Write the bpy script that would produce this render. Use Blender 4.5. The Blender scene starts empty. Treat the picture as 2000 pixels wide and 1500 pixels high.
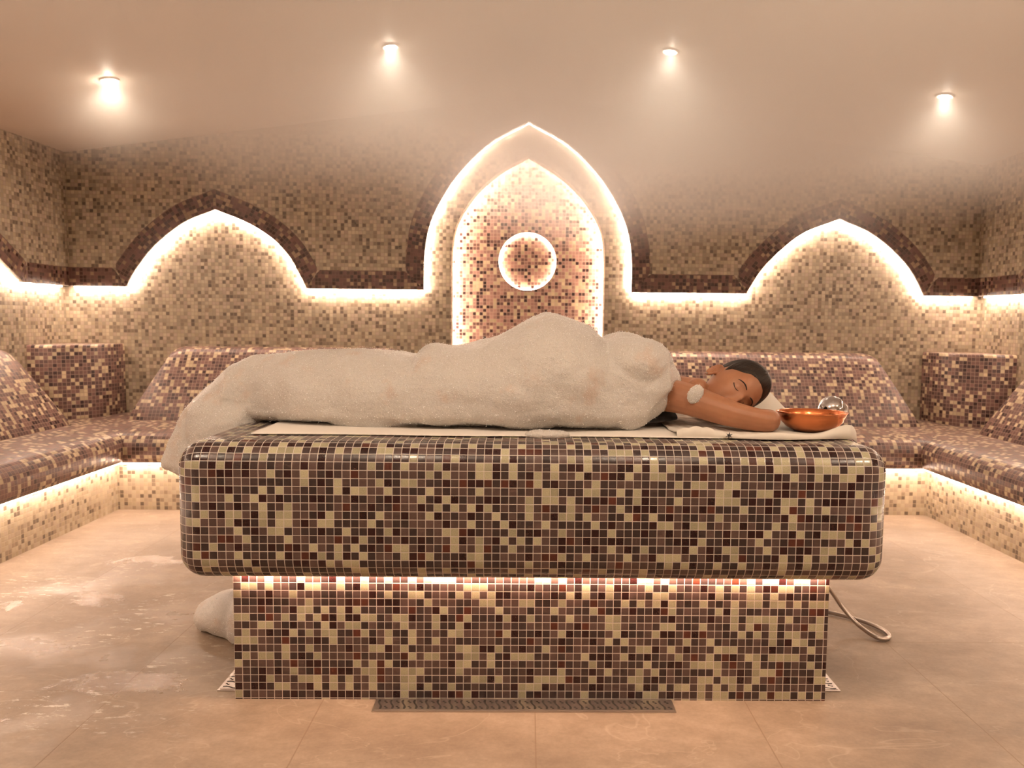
import bpy, bmesh, math, random
import numpy as np
from mathutils import Vector, Matrix, noise as mnoise
from mathutils.geometry import tessellate_polygon
random.seed(7); rng = np.random.default_rng(7)
scn = bpy.context.scene
C = scn.collection
PI = math.pi

# ------------------------------------------------------------------ camera
cd = bpy.data.cameras.new('camera'); cam = bpy.data.objects.new('camera', cd); C.objects.link(cam)
cd.sensor_fit = 'HORIZONTAL'; cd.sensor_width = 36.0
cd.lens = 1539.2 / 2000 * 36
cd.shift_x = -52.5 / 2000
cd.shift_y = -1.8 / 2000
cd.clip_start = 0.05
pitch, yaw, roll, CH = 0.0773, 0.0158, 0.0111, 1.0616
fw = Vector((math.sin(yaw)*math.cos(pitch), math.cos(yaw)*math.cos(pitch), -math.sin(pitch)))
r0 = fw.cross(Vector((0, 0, 1))).normalized(); u0 = r0.cross(fw)
rv = r0*math.cos(roll) + u0*math.sin(roll); uv_ = rv.cross(fw)
M = Matrix((rv, uv_, -fw)).transposed().to_4x4(); M.translation = Vector((0, 0, CH))
cam.matrix_world = M
cd.dof.use_dof = True; cd.dof.focus_distance = 2.25; cd.dof.aperture_fstop = 4.5
scn.camera = cam

# ------------------------------------------------------------------ world / exposure
w = bpy.data.worlds.new('world'); scn.world = w; w.use_nodes = True
w.node_tree.nodes['Background'].inputs[0].default_value = (0.9, 0.55, 0.33, 1)
w.node_tree.nodes['Background'].inputs[1].default_value = 0.02
vs = scn.view_settings
vs.view_transform = 'Standard'; vs.look = 'None'; vs.gamma = 1; vs.use_curve_mapping = False
vs.exposure = 0.40
cy = scn.cycles
cy.use_denoising = True; cy.use_adaptive_sampling = True; cy.adaptive_threshold = .06; cy.adaptive_min_samples = 16
cy.max_bounces = 7; cy.diffuse_bounces = 4; cy.glossy_bounces = 3; cy.volume_bounces = 3
cy.transmission_bounces = 4; cy.transparent_max_bounces = 6
cy.sample_clamp_indirect = 4.0
cy.caustics_reflective = False; cy.caustics_refractive = False
cy.volume_step_rate = 3.0; cy.volume_max_steps = 48

LED_COL = (1.0, 0.75, 0.585)
LAMP_COL = (1.0, 0.80, 0.60)
K_LED_WALL, K_LED_NICHE, K_LED_RING, K_LED_BENCH, K_LED_SLAB = 118, 140, 50, 58, 72
K_SPOT_BACK, K_SPOT_FRONT = (1.0, 12), (32, 0)

# ------------------------------------------------------------------ node helpers
def mat(name):
    m = bpy.data.materials.new(name); m.use_nodes = True
    nt = m.node_tree; b = nt.nodes['Principled BSDF']
    return m, nt, b
def N(nt, t, **k):
    n = nt.nodes.new(t)
    for a, v in k.items(): setattr(n, a, v)
    return n
def math_(nt, op, a, b=None, c=None, clamp=False):
    n = N(nt, 'ShaderNodeMath', operation=op); n.use_clamp = clamp
    for i, v in enumerate((a, b, c)):
        if v is None: continue
        if isinstance(v, (int, float)): n.inputs[i].default_value = v
        else: nt.links.new(v, n.inputs[i])
    return n.outputs[0]
def mixc(nt, fac, a, b, typ='MIX'):
    n = N(nt, 'ShaderNodeMix', data_type='RGBA', blend_type=typ)
    for s, v in ((n.inputs[0], fac), (n.inputs[6], a), (n.inputs[7], b)):
        if isinstance(v, (int, float)): s.default_value = v if s is n.inputs[0] or s == n.inputs[0] else (v, v, v, 1)
        elif isinstance(v, tuple): s.default_value = (*v, 1) if len(v) == 3 else v
        else: nt.links.new(v, s)
    return n.outputs[2]
def noise(nt, vec, scale, detail=3, rough=.55):
    n = N(nt, 'ShaderNodeTexNoise'); n.inputs['Scale'].default_value = scale
    n.inputs['Detail'].default_value = detail; n.inputs['Roughness'].default_value = rough
    if vec is not None: nt.links.new(vec, n.inputs['Vector'])
    return n
def ramp(nt, fac, stops, interp='LINEAR'):
    n = N(nt, 'ShaderNodeValToRGB'); cr = n.color_ramp; cr.interpolation = interp
    while len(cr.elements) < len(stops): cr.elements.new(0.5)
    for e, (p, c) in zip(cr.elements, stops): e.position = p; e.color = (*c, 1) if len(c) == 3 else c
    nt.links.new(fac, n.inputs[0]); return n.outputs[0]
def maprange(nt, v, a, b, c=0., d=1., smooth=True):
    n = N(nt, 'ShaderNodeMapRange'); n.interpolation_type = 'SMOOTHSTEP' if smooth else 'LINEAR'
    nt.links.new(v, n.inputs[0])
    for i, x in enumerate((a, b, c, d)): n.inputs[i+1].default_value = x
    return n.outputs[0]
def srgb(r, g, b):
    f = lambda c: (c/255/12.92) if c/255 <= .04045 else ((c/255+.055)/1.055)**2.4
    return (f(r), f(g), f(b))

def mosaic(name, palette, grout, rough=.28, pitch=.022, seed=0, var=.22, gw=.055, bump=.25, streak=True):
    m, nt, b = mat(name)
    uv = N(nt, 'ShaderNodeUVMap')
    sc = N(nt, 'ShaderNodeVectorMath', operation='SCALE'); sc.inputs[3].default_value = 1/pitch
    nt.links.new(uv.outputs[0], sc.inputs[0])
    fl = N(nt, 'ShaderNodeVectorMath', operation='FLOOR'); nt.links.new(sc.outputs[0], fl.inputs[0])
    fr = N(nt, 'ShaderNodeVectorMath', operation='FRACTION'); nt.links.new(sc.outputs[0], fr.inputs[0])
    ad = N(nt, 'ShaderNodeVectorMath', operation='ADD'); ad.inputs[1].default_value = (seed*13.7+.5, seed*7.3+.5, 0)
    nt.links.new(fl.outputs[0], ad.inputs[0])
    wn = N(nt, 'ShaderNodeTexWhiteNoise', noise_dimensions='2D'); nt.links.new(ad.outputs[0], wn.inputs['Vector'])
    wc = N(nt, 'ShaderNodeSeparateColor'); nt.links.new(wn.outputs['Color'], wc.inputs[0])
    stops = []; acc = 0; tot = sum(p[0] for p in palette)
    for wgt, col in palette: stops.append((acc/tot, col)); acc += wgt
    base = ramp(nt, wn.outputs['Value'], stops, 'CONSTANT')
    v = math_(nt, 'MULTIPLY_ADD', wc.outputs[1], 2*var, 1-var)
    base = mixc(nt, 1.0, base, v, 'MULTIPLY')
    if streak:   # faint marbling inside each glass tile
        ns = noise(nt, uv.outputs[0], 420, 2)
        base = mixc(nt, .35, base, mixc(nt, 1.0, base, ramp(nt, ns.outputs[0], [(.3, (.55,)*3), (.7, (1.5,)*3)]), 'MULTIPLY'))
    sp = N(nt, 'ShaderNodeSeparateXYZ'); nt.links.new(fr.outputs[0], sp.inputs[0])
    d = []
    for k in (0, 1):
        d.append(math_(nt, 'MINIMUM', sp.outputs[k], math_(nt, 'SUBTRACT', 1.0, sp.outputs[k])))
    dm = math_(nt, 'MINIMUM', d[0], d[1])
    tile = maprange(nt, dm, gw-.02, gw+.02)
    nt.links.new(mixc(nt, tile, grout, base), b.inputs['Base Color'])
    rr = math_(nt, 'MULTIPLY_ADD', wc.outputs[0], .18, rough-.09)
    nt.links.new(math_(nt, 'ADD', rr, math_(nt, 'MULTIPLY', math_(nt, 'SUBTRACT', 1.0, tile), .4)), b.inputs['Roughness'])
    if bump:
        hh = maprange(nt, dm, gw-.03, gw+.07)
        hv = math_(nt, 'ADD', hh, math_(nt, 'MULTIPLY', noise(nt, uv.outputs[0], 130, 2).outputs[0], .5))
        bp = N(nt, 'ShaderNodeBump'); bp.inputs['Strength'].default_value = bump; bp.inputs['Distance'].default_value = .0012
        nt.links.new(hv, bp.inputs['Height']); nt.links.new(bp.outputs[0], b.inputs['Normal'])
    return m

CREAM = (.415, .38, .255); DK = (.030, .009, .009); BR = (.050, .032, .031); MV = (.098, .060, .053); RD = (.085, .022, .013)
M_slab = mosaic('glass mosaic brown', [(20, CREAM), (15, DK), (33, BR), (28, MV), (4, RD)], (.60, .53, .48), .26, gw=.040)
M_base = mosaic('glass mosaic brown base', [(23, CREAM), (12, DK), (28, BR), (33, MV), (4, RD)], (.60, .53, .48), .26, seed=3, gw=.040)
M_bench = mosaic('glass mosaic bench', [(24, (.46, .36, .23)), (12, DK), (28, (.080, .040, .035)), (36, (.145, .075, .062))], (.30, .205, .165), .38, seed=5)
M_wall = mosaic('glass mosaic beige', [(34, (.44, .365, .26)), (22, (.41, .32, .245)), (18, (.31, .26, .19)), (17, (.22, .17, .12)), (9, (.13, .095, .068))],
                (.31, .245, .18), .34, seed=8, var=.16, streak=False)
M_riser = mosaic('glass mosaic pale', [(58, (.42, .345, .24)), (20, (.36, .285, .205)), (12, (.25, .19, .13)), (10, (.13, .095, .065))], (.42, .33, .23), .32, seed=9, var=.10, streak=False)
M_border = mosaic('glass mosaic dark border', [(18, (.34, .245, .165)), (36, (.060, .028, .022)), (46, (.135, .064, .052))], (.17, .10, .075), .30, seed=11, streak=False)
M_panel = mosaic('glass mosaic niche', [(26, (.50, .40, .25)), (12, DK), (18, (.15, .075, .06)), (44, (.34, .19, .15))], (.50, .35, .27), .35, seed=13, streak=False)

def simple(name, col, rough=.5, metal=0, spec=None):
    m, nt, b = mat(name)
    b.inputs['Base Color'].default_value = (*col, 1); b.inputs['Roughness'].default_value = rough; b.inputs['Metallic'].default_value = metal
    if spec is not None: b.inputs['Specular IOR Level'].default_value = spec
    return m
def emis(name, col, k):
    m = bpy.data.materials.new(name); m.use_nodes = True; nt = m.node_tree; nt.nodes.clear()
    e = N(nt, 'ShaderNodeEmission'); o = N(nt, 'ShaderNodeOutputMaterial')
    e.inputs[0].default_value = (*col, 1); e.inputs[1].default_value = k
    nt.links.new(e.outputs[0], o.inputs[0]); return m

# floor: large beige stone tiles, partly wet
def floor_mat():
    m, nt, b = mat('beige stone floor tiles')
    tc = N(nt, 'ShaderNodeTexCoord'); P = tc.outputs['Object']
    mp = N(nt, 'ShaderNodeMapping'); mp.inputs['Scale'].default_value = (1, 1.6, 1); mp.inputs['Rotation'].default_value = (0, 0, .5)
    nt.links.new(P, mp.inputs[0])
    n1 = noise(nt, mp.outputs[0], 2.2, 6, .6); n2 = noise(nt, mp.outputs[0], 14, 5, .65); n3 = noise(nt, P, 90, 3, .6)
    c = ramp(nt, n1.outputs[0], [(.32, (.235, .170, .122)), (.5, (.30, .225, .165)), (.68, (.375, .29, .22))])
    c = mixc(nt, .55, c, mixc(nt, 1.0, c, ramp(nt, n2.outputs[0], [(.3, (.70, .68, .66)), (.7, (1.25, 1.25, 1.25))]), 'MULTIPLY'))
    c = mixc(nt, .25, c, mixc(nt, 1.0, c, ramp(nt, n3.outputs[0], [(.35, (.75,)*3), (.65, (1.2,)*3)]), 'MULTIPLY'))
    # thin pale veins
    vn = N(nt, 'ShaderNodeTexNoise'); vn.inputs['Scale'].default_value = 1.7; vn.inputs['Detail'].default_value = 4; vn.inputs['Distortion'].default_value = .8
    nt.links.new(mp.outputs[0], vn.inputs['Vector'])
    vein = math_(nt, 'ABSOLUTE', math_(nt, 'SUBTRACT', vn.outputs[0], .5))
    c = mixc(nt, maprange(nt, vein, .0, .005, .14, 0.), c, (.72, .60, .46))
    sp = N(nt, 'ShaderNodeSeparateXYZ'); nt.links.new(P, sp.inputs[0])
    def joint(v, off, step):
        f = math_(nt, 'FRACT', math_(nt, 'DIVIDE', math_(nt, 'SUBTRACT', v, off), step))
        return math_(nt, 'MULTIPLY', math_(nt, 'MINIMUM', f, math_(nt, 'SUBTRACT', 1.0, f)), step)
    col_ = math_(nt, 'FLOOR', math_(nt, 'DIVIDE', math_(nt, 'SUBTRACT', sp.outputs[0], .032), .592))
    yo = math_(nt, 'MULTIPLY', math_(nt, 'FLOORED_MODULO', col_, 3.0), .41)
    j = math_(nt, 'MINIMUM', joint(sp.outputs[0], .032, .592), joint(math_(nt, 'ADD', sp.outputs[1], yo), 2.19, 1.19))
    jm = maprange(nt, j, .0012, .0022, 1., 0.)
    c = mixc(nt, math_(nt, 'MULTIPLY', jm, .6), c, (.20, .13, .08))
    # wet area to the left of the slab
    dx = math_(nt, 'SUBTRACT', sp.outputs[0], -1.6); dy = math_(nt, 'MULTIPLY', math_(nt, 'SUBTRACT', sp.outputs[1], 2.5), .75)
    rr = math_(nt, 'SQRT', math_(nt, 'ADD', math_(nt, 'MULTIPLY', dx, dx), math_(nt, 'MULTIPLY', dy, dy)))
    zone = maprange(nt, rr, .30, 1.0, 1., 0.)
    nw = noise(nt, P, 2.6, 4, .55)
    wet = math_(nt, 'MULTIPLY', zone, maprange(nt, nw.outputs[0], .46, .62, 0., .55))
    jit = N(nt, 'ShaderNodeVectorMath', operation='MULTIPLY_ADD'); jn = noise(nt, P, 9, 5, .7)
    nt.links.new(jn.outputs['Color'], jit.inputs[0]); jit.inputs[1].default_value = (.30, .30, 0); nt.links.new(P, jit.inputs[2])
    for px, py, rx, ry in ((-1.17, 2.25, .17, .07), (-1.06, 2.22, .09, .05), (-1.62, 2.93, .07, .10), (-1.62, 3.42, .20, .05), (-1.45, 2.02, .12, .04), (-1.9, 2.86, .05, .04)):
        ds = N(nt, 'ShaderNodeVectorMath', operation='SUBTRACT'); nt.links.new(jit.outputs[0], ds.inputs[0]); ds.inputs[1].default_value = (px+.15, py+.15, 0)
        dv = N(nt, 'ShaderNodeVectorMath', operation='MULTIPLY'); nt.links.new(ds.outputs[0], dv.inputs[0]); dv.inputs[1].default_value = (1/rx, 1/ry, 0)
        dl = N(nt, 'ShaderNodeVectorMath', operation='LENGTH'); nt.links.new(dv.outputs[0], dl.inputs[0])
        wet = math_(nt, 'MAXIMUM', wet, maprange(nt, dl.outputs['Value'], .8, 1.1, 1., 0.))
    # soap residue streaks on the wet stone
    mp2 = N(nt, 'ShaderNodeMapping'); mp2.inputs['Scale'].default_value = (.45, 1.5, 1); mp2.inputs['Rotation'].default_value = (0, 0, -.35); nt.links.new(P, mp2.inputs[0])
    ns = noise(nt, mp2.outputs[0], 34, 6, .72); ng = noise(nt, P, 3.1, 2, .5)
    soap = math_(nt, 'MULTIPLY', math_(nt, 'MULTIPLY', maprange(nt, ns.outputs[0], .565, .62), maprange(nt, ng.outputs[0], .46, .56)), zone)
    c = mixc(nt, math_(nt, 'MULTIPLY', wet, .30), c, mixc(nt, 1.0, c, (.75, .68, .62), 'MULTIPLY'))
    c = mixc(nt, math_(nt, 'MULTIPLY', soap, .75), c, (.80, .74, .66))
    nt.links.new(c, b.inputs['Base Color'])
    ro = mixc(nt, wet, math_(nt, 'MULTIPLY_ADD', n2.outputs[0], .25, .40), .045)
    ro = mixc(nt, soap, ro, .35)
    nt.links.new(ro, b.inputs['Roughness'])
    wv = noise(nt, mp2.outputs[0], 42, 5, .7)
    h = math_(nt, 'SUBTRACT', math_(nt, 'ADD', math_(nt, 'MULTIPLY', n2.outputs[0], .25), math_(nt, 'MULTIPLY', math_(nt, 'MULTIPLY', wv.outputs[0], wet), 1.0)), math_(nt, 'MULTIPLY', jm, .6))
    bp = N(nt, 'ShaderNodeBump'); bp.inputs['Strength'].default_value = .35; bp.inputs['Distance'].default_value = .004
    nt.links.new(h, bp.inputs['Height']); nt.links.new(bp.outputs[0], b.inputs['Normal'])
    return m
M_floor = floor_mat()

def plaster_mat():
    m, nt, b = mat('smooth beige plaster')
    tc = N(nt, 'ShaderNodeTexCoord'); n = noise(nt, tc.outputs['Object'], 1.3, 3)
    nt.links.new(ramp(nt, n.outputs[0], [(.35, (.76, .64, .54)), (.65, (.81, .69, .59))]), b.inputs['Base Color'])
    b.inputs['Roughness'].default_value = .55
    return m
M_ceil = plaster_mat()

def skin_mat():
    m, nt, b = mat('tanned skin')
    tc = N(nt, 'ShaderNodeTexCoord'); n = noise(nt, tc.outputs['Object'], 9, 4, .6)
    nt.links.new(ramp(nt, n.outputs[0], [(.3, (.31, .130, .065)), (.7, (.42, .195, .105))]), b.inputs['Base Color'])
    b.inputs['Roughness'].default_value = .48
    b.inputs['Subsurface Weight'].default_value = .18; b.inputs['Subsurface Scale'].default_value = .02
    b.inputs['Subsurface Radius'].default_value = (1, .35, .2)
    bp = N(nt, 'ShaderNodeBump'); bp.inputs['Strength'].default_value = .12; bp.inputs['Distance'].default_value = .001
    nt.links.new(noise(nt, tc.outputs['Object'], 380, 2).outputs[0], bp.inputs['Height']); nt.links.new(bp.outputs[0], b.inputs['Normal'])
    return m
M_skin = skin_mat()
def hair_mat():
    m, nt, b = mat('dark brown hair')
    uv = N(nt, 'ShaderNodeUVMap')
    mp = N(nt, 'ShaderNodeMapping'); mp.inputs['Scale'].default_value = (260, 6, 1); nt.links.new(uv.outputs[0], mp.inputs[0])
    n = noise(nt, mp.outputs[0], 1, 3)
    nt.links.new(ramp(nt, n.outputs[0], [(.3, (.006, .003, .002)), (.75, (.032, .016, .009))]), b.inputs['Base Color'])
    b.inputs['Roughness'].default_value = .42; b.inputs['Specular IOR Level'].default_value = .3
    bp = N(nt, 'ShaderNodeBump'); bp.inputs['Strength'].default_value = .6; bp.inputs['Distance'].default_value = .002
    nt.links.new(n.outputs[0], bp.inputs['Height']); nt.links.new(bp.outputs[0], b.inputs['Normal'])
    return m
M_hair = hair_mat()
def cloth_mat(name, col):
    m, nt, b = mat(name)
    tc = N(nt, 'ShaderNodeTexCoord'); b.inputs['Base Color'].default_value = (*col, 1); b.inputs['Roughness'].default_value = .9
    b.inputs['Sheen Weight'].default_value = .15
    bp = N(nt, 'ShaderNodeBump'); bp.inputs['Strength'].default_value = .3; bp.inputs['Distance'].default_value = .0015
    nt.links.new(noise(nt, tc.outputs['Object'], 500, 2).outputs[0], bp.inputs['Height']); nt.links.new(bp.outputs[0], b.inputs['Normal'])
    return m
M_sheet = cloth_mat('white sheet', (.84, .79, .73)); M_towel = cloth_mat('white towel', (.76, .71, .64)); M_black = cloth_mat('black swim fabric', (.008, .006, .007))
def foam_mat():
    m, nt, b = mat('soap foam')
    tc = N(nt, 'ShaderNodeTexCoord'); P = tc.outputs['Object']
    v = N(nt, 'ShaderNodeTexVoronoi'); v.inputs['Scale'].default_value = 260; nt.links.new(P, v.inputs['Vector'])
    v2 = N(nt, 'ShaderNodeTexVoronoi'); v2.inputs['Scale'].default_value = 560; nt.links.new(P, v2.inputs['Vector'])
    c = ramp(nt, v.outputs['Distance'], [(.0, (.66, .63, .60)), (.9, (.54, .51, .48))])
    # places where the foam is thin and the skin tints it
    big = noise(nt, P, 9, 3, .6)
    c = mixc(nt, maprange(nt, big.outputs[0], .58, .72, 0., .30), c, (.58, .36, .24))
    nt.links.new(c, b.inputs['Base Color'])
    b.inputs['Roughness'].default_value = .32
    b.inputs['Subsurface Weight'].default_value = .35; b.inputs['Subsurface Scale'].default_value = .03
    b.inputs['Subsurface Radius'].default_value = (1, .8, .6)
    h = math_(nt, 'ADD', math_(nt, 'MULTIPLY', v.outputs['Distance'], -1), math_(nt, 'MULTIPLY', v2.outputs['Distance'], -.5))
    bp = N(nt, 'ShaderNodeBump'); bp.inputs['Strength'].default_value = .5; bp.inputs['Distance'].default_value = .002
    nt.links.new(h, bp.inputs['Height']); nt.links.new(bp.outputs[0], b.inputs['Normal'])
    return m
M_foam = foam_mat()
M_bead = simple('soap bubbles', (.99, .98, .97), .10, 0, 1.0)  # near-white colour stands in for bright glints on the duller foam
M_chrome = simple('polished chrome', (.62, .62, .64), .06, 1)
M_steel = simple('brushed stainless steel', (.62, .56, .52), .34, 1)
M_dark = simple('dark drain opening', (.02, .014, .01), .7)
M_hose = simple('metal shower hose', (.50, .43, .38), .3, .85)
M_ink = simple('dark embroidery', (.03, .03, .035), .8)
M_lash = simple('dark lashes and brows', (.018, .008, .006), .7)
M_white = simple('white painted metal', (.8, .72, .6), .5)
def copper_mat():
    m, nt, b = mat('hammered copper')
    uv = N(nt, 'ShaderNodeUVMap')
    v = N(nt, 'ShaderNodeTexVoronoi'); v.inputs['Scale'].default_value = 150; nt.links.new(uv.outputs[0], v.inputs['Vector'])
    b.inputs['Base Color'].default_value = (.80, .26, .10, 1); b.inputs['Metallic'].default_value = 1; b.inputs['Roughness'].default_value = .2
    bp = N(nt, 'ShaderNodeBump'); bp.inputs['Strength'].default_value = .25; bp.inputs['Distance'].default_value = .001
    nt.links.new(v.outputs['Distance'], bp.inputs['Height']); nt.links.new(bp.outputs[0], b.inputs['Normal'])
    return m
M_copper = copper_mat()

# ------------------------------------------------------------------ object helpers
def props(o, label=None, cat=None, group=None, kind=None):
    if label: o['label'] = label
    if cat: o['category'] = cat
    if group: o['group'] = group
    if kind: o['kind'] = kind
    return o
def mobj(name, verts, faces, m, parent=None, uvs=None, smooth=False):
    me = bpy.data.meshes.new(name); me.from_pydata([tuple(map(float, v)) for v in verts], [], [list(map(int, f)) for f in faces])
    if uvs is not None:   # one uv per loop, or per vertex
        ul = me.uv_layers.new(name='UVMap')
        uvs = np.asarray(uvs, float)
        if len(uvs) != len(me.loops):
            idx = np.empty(len(me.loops), int); me.loops.foreach_get('vertex_index', idx); uvs = uvs[idx]
        ul.data.foreach_set('uv', uvs.ravel())
    me.materials.append(m)
    if smooth: me.polygons.foreach_set('use_smooth', [True]*len(me.polygons))
    me.update()
    o = bpy.data.objects.new(name, me); C.objects.link(o)
    if parent is not None: o.parent = parent
    return o
def empty(name, loc=(0, 0, 0), **k):
    o = bpy.data.objects.new(name, None); C.objects.link(o); o.location = loc; o.empty_display_size = .1
    props(o, **k); return o
def local(o, child):      # child built in world coordinates -> parent at an offset
    child.parent = o; child.matrix_parent_inverse = Matrix.Translation(-Vector(o.location)); return child
def boxuv_loops(me):
    out = []
    for p in me.polygons:
        n = p.normal; a = (abs(n.x), abs(n.y), abs(n.z)); k = a.index(max(a))
        for vi in p.vertices:
            v = me.vertices[vi].co
            out.append(((v.y, v.z) if k == 0 else (v.x, v.z) if k == 1 else (v.x, v.y)))
    return out
def add_boxuv(o):
    me = o.data; ul = me.uv_layers.get('UVMap') or me.uv_layers.new(name='UVMap')
    for d, uv in zip(ul.data, boxuv_loops(me)): d.uv = uv
    return o
def prism(name, poly, axis, a, b, m, parent=None, flip=False):
    """extrude a 2-D polygon along axis 'x' or 'y' (poly in the other horizontal axis and z) from a to b"""
    f = (lambda p, t: (p[0], t, p[1])) if axis == 'y' else (lambda p, t: (t, p[0], p[1])) if axis == 'x' else (lambda p, t: (p[0], p[1], t))
    bm = bmesh.new()
    va = [bm.verts.new(f(p, a)) for p in poly]; vb = [bm.verts.new(f(p, b)) for p in poly]
    n = len(poly)
    for t in tessellate_polygon([[Vector((p[0], p[1], 0)) for p in poly]]):
        bm.faces.new([va[i] for i in t]); bm.faces.new([vb[i] for i in t][::-1])
    for i in range(n):
        bm.faces.new((va[i], vb[i], vb[(i+1) % n], va[(i+1) % n]))
    bmesh.ops.recalc_face_normals(bm, faces=bm.faces)
    me = bpy.data.meshes.new(name); bm.to_mesh(me); bm.free(); me.materials.append(m)
    o = bpy.data.objects.new(name, me); C.objects.link(o)
    if parent is not None: o.parent = parent
    return add_boxuv(o)
def box(name, x0, x1, y0, y1, z0, z1, m, parent=None, bevel=0):
    bm = bmesh.new(); bmesh.ops.create_cube(bm, size=1)
    for v in bm.verts: v.co = Vector(((x0+x1)/2+v.co.x*(x1-x0), (y0+y1)/2+v.co.y*(y1-y0), (z0+z1)/2+v.co.z*(z1-z0)))
    if bevel: bmesh.ops.bevel(bm, geom=bm.edges[:], offset=bevel, segments=3, profile=.5, affect='EDGES')
    me = bpy.data.meshes.new(name); bm.to_mesh(me); bm.free(); me.materials.append(m)
    o = bpy.data.objects.new(name, me); C.objects.link(o)
    if parent is not None: o.parent = parent
    return add_boxuv(o)
def spline(pts, n=8):
    P = [np.array(p, float) for p in pts]; P = [2*P[0]-P[1]] + P + [2*P[-1]-P[-2]]; out = []
    for i in range(1, len(P)-2):
        for k in range(n):
            t = k/n; a, b, c, d = P[i-1:i+3]
            out.append(.5*((2*b)+(-a+c)*t+(2*a-5*b+4*c-d)*t*t+(-a+3*b-3*c+d)*t**3))
    out.append(P[-2]); return [tuple(p) for p in out]
def arch(half, apex_i, n=6):
    """smooth the two flanks separately so that the point stays sharp"""
    return spline(half[:apex_i+1], n)[:-1] + spline(half[apex_i:], n)
def offset_path(path, d, maxm=1.6):
    out = []
    P = [np.array(p) for p in path]
    for i in range(len(P)):
        t1 = P[i]-P[i-1] if i else P[1]-P[0]; t2 = P[i+1]-P[i] if i < len(P)-1 else P[i]-P[i-1]
        t1 = t1/np.linalg.norm(t1); t2 = t2/np.linalg.norm(t2)
        n1 = np.array([-t1[1], t1[0]]); n2 = np.array([-t2[1], t2[0]]); n = n1+n2; n /= np.linalg.norm(n)
        out.append(P[i] + n*(d[i] if hasattr(d, '__len__') else d)*min(maxm, 1/max(.3, n@n1)))
    return out
def densify(p, st=.02):
    out = []
    for a, b in zip(p[:-1], p[1:]):
        n = max(1, int(math.hypot(b[0]-a[0], b[1]-a[1])/st)); out += [(a[0]+(b[0]-a[0])*k/n, a[1]+(b[1]-a[1])*k/n) for k in range(n)]
    return out+[p[-1]]
def ribbon(name, path, d0, d1, lift, plane, m, parent=None, thick=.004, k0=None, k1=None):
    """flat band of tiles that follows a path in a wall plane; plane(p, depth) -> world point"""
    path = densify(path); cum = [0]
    for i in range(1, len(path)): cum.append(cum[-1]+math.hypot(path[i][0]-path[i-1][0], path[i][1]-path[i-1][1]))
    # mitred ends where two bands meet in a corner
    dd = [min([d1]+([c*k0] if k0 else [])+([(cum[-1]-c)*k1] if k1 else [])) for c in cum]
    d0s = [min(d0, x) for x in dd]
    A = offset_path(path, d0s); B = offset_path(path, dd)
    s = [0]
    for i in range(1, len(path)): s.append(s[-1]+float(np.linalg.norm((A[i]+B[i])/2-(A[i-1]+B[i-1])/2)))
    V = []; U = []; F = []
    for a, b, t, e0, e1 in zip(A, B, s, d0s, dd):
        V += [plane(a, lift), plane(b, lift), plane(b, 0), plane(a, 0)]
        U += [(t, e0), (t, e1), (t, e1+thick), (t, e0-thick)]
    for i in range(len(path)-1):
        k = 4*i
        for j in range(4): F.append((k+j, k+4+j, k+4+(j+1) % 4, k+(j+1) % 4))
    F.append((3, 2, 1, 0)); k = 4*(len(path)-1); F.append((k, k+1, k+2, k+3))
    return mobj(name, V, F, m, parent, U)
def led(name, pts, side, m, label):
    """thin lit bar along 3-D pts; side = vector across its width"""
    side = Vector(side)*.5; V = []; F = []
    P = [Vector(p) for p in pts]
    for i, p in enumerate(P):
        t = (P[min(i+1, len(P)-1)]-P[max(i-1, 0)]).normalized(); n = t.cross(side).normalized()*.0015
        V += [p-side-n, p+side-n, p+side+n, p-side+n]
    for i in range(len(P)-1):
        k = 4*i
        for j in range(4): F.append((k+j, k+4+j, k+4+(j+1) % 4, k+(j+1) % 4))
    F.append((3, 2, 1, 0)); k = 4*(len(P)-1); F.append((k, k+1, k+2, k+3))
    o = mobj(name, V, F, m); return props(o, label, 'light strip', 'hidden warm light strips')
def tube(name, pts, rad, m, parent=None, seg=12):
    P = [Vector(p) for p in pts]; V = []; F = []; up = Vector((0, 0, 1)); U = []; s = 0
    for i, p in enumerate(P):
        if i: s += (P[i]-P[i-1]).length
        t = (P[min(i+1, len(P)-1)]-P[max(i-1, 0)]).normalized()
        a = t.cross(up); a = a.normalized() if a.length > 1e-3 else Vector((1, 0, 0)); b = t.cross(a)
        r = rad(i/(len(P)-1)) if callable(rad) else rad
        for k in range(seg):
            th = 2*PI*k/seg; V.append(p+a*math.cos(th)*r+b*math.sin(th)*r); U.append((k/seg*.1, s))
    for i in range(len(P)-1):
        for k in range(seg):
            F.append((i*seg+k, i*seg+(k+1) % seg, (i+1)*seg+(k+1) % seg, (i+1)*seg+k))
    F.append(list(range(seg))[::-1]); F.append([(len(P)-1)*seg+k for k in range(seg)])
    return mobj(name, V, F, m, parent, U, smooth=True)
def lathe(name, prof, m, parent=None, seg=96, uvr=.1):
    V = []; F = []; U = []; s = 0
    for i, (r, z) in enumerate(prof):
        if i: s += math.hypot(r-prof[i-1][0], z-prof[i-1][1])
        for k in range(seg): V.append((r*math.cos(2*PI*k/seg), r*math.sin(2*PI*k/seg), z)); U.append((abs(2*k/seg-1)*PI*uvr, s))
    for i in range(len(prof)-1):
        for k in range(seg): F.append((i*seg+k, i*seg+(k+1) % seg, (i+1)*seg+(k+1) % seg, (i+1)*seg+k))
    return mobj(name, V, F, m, parent, U, smooth=True)
def S(o): o['kind'] = 'structure'; return o

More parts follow.
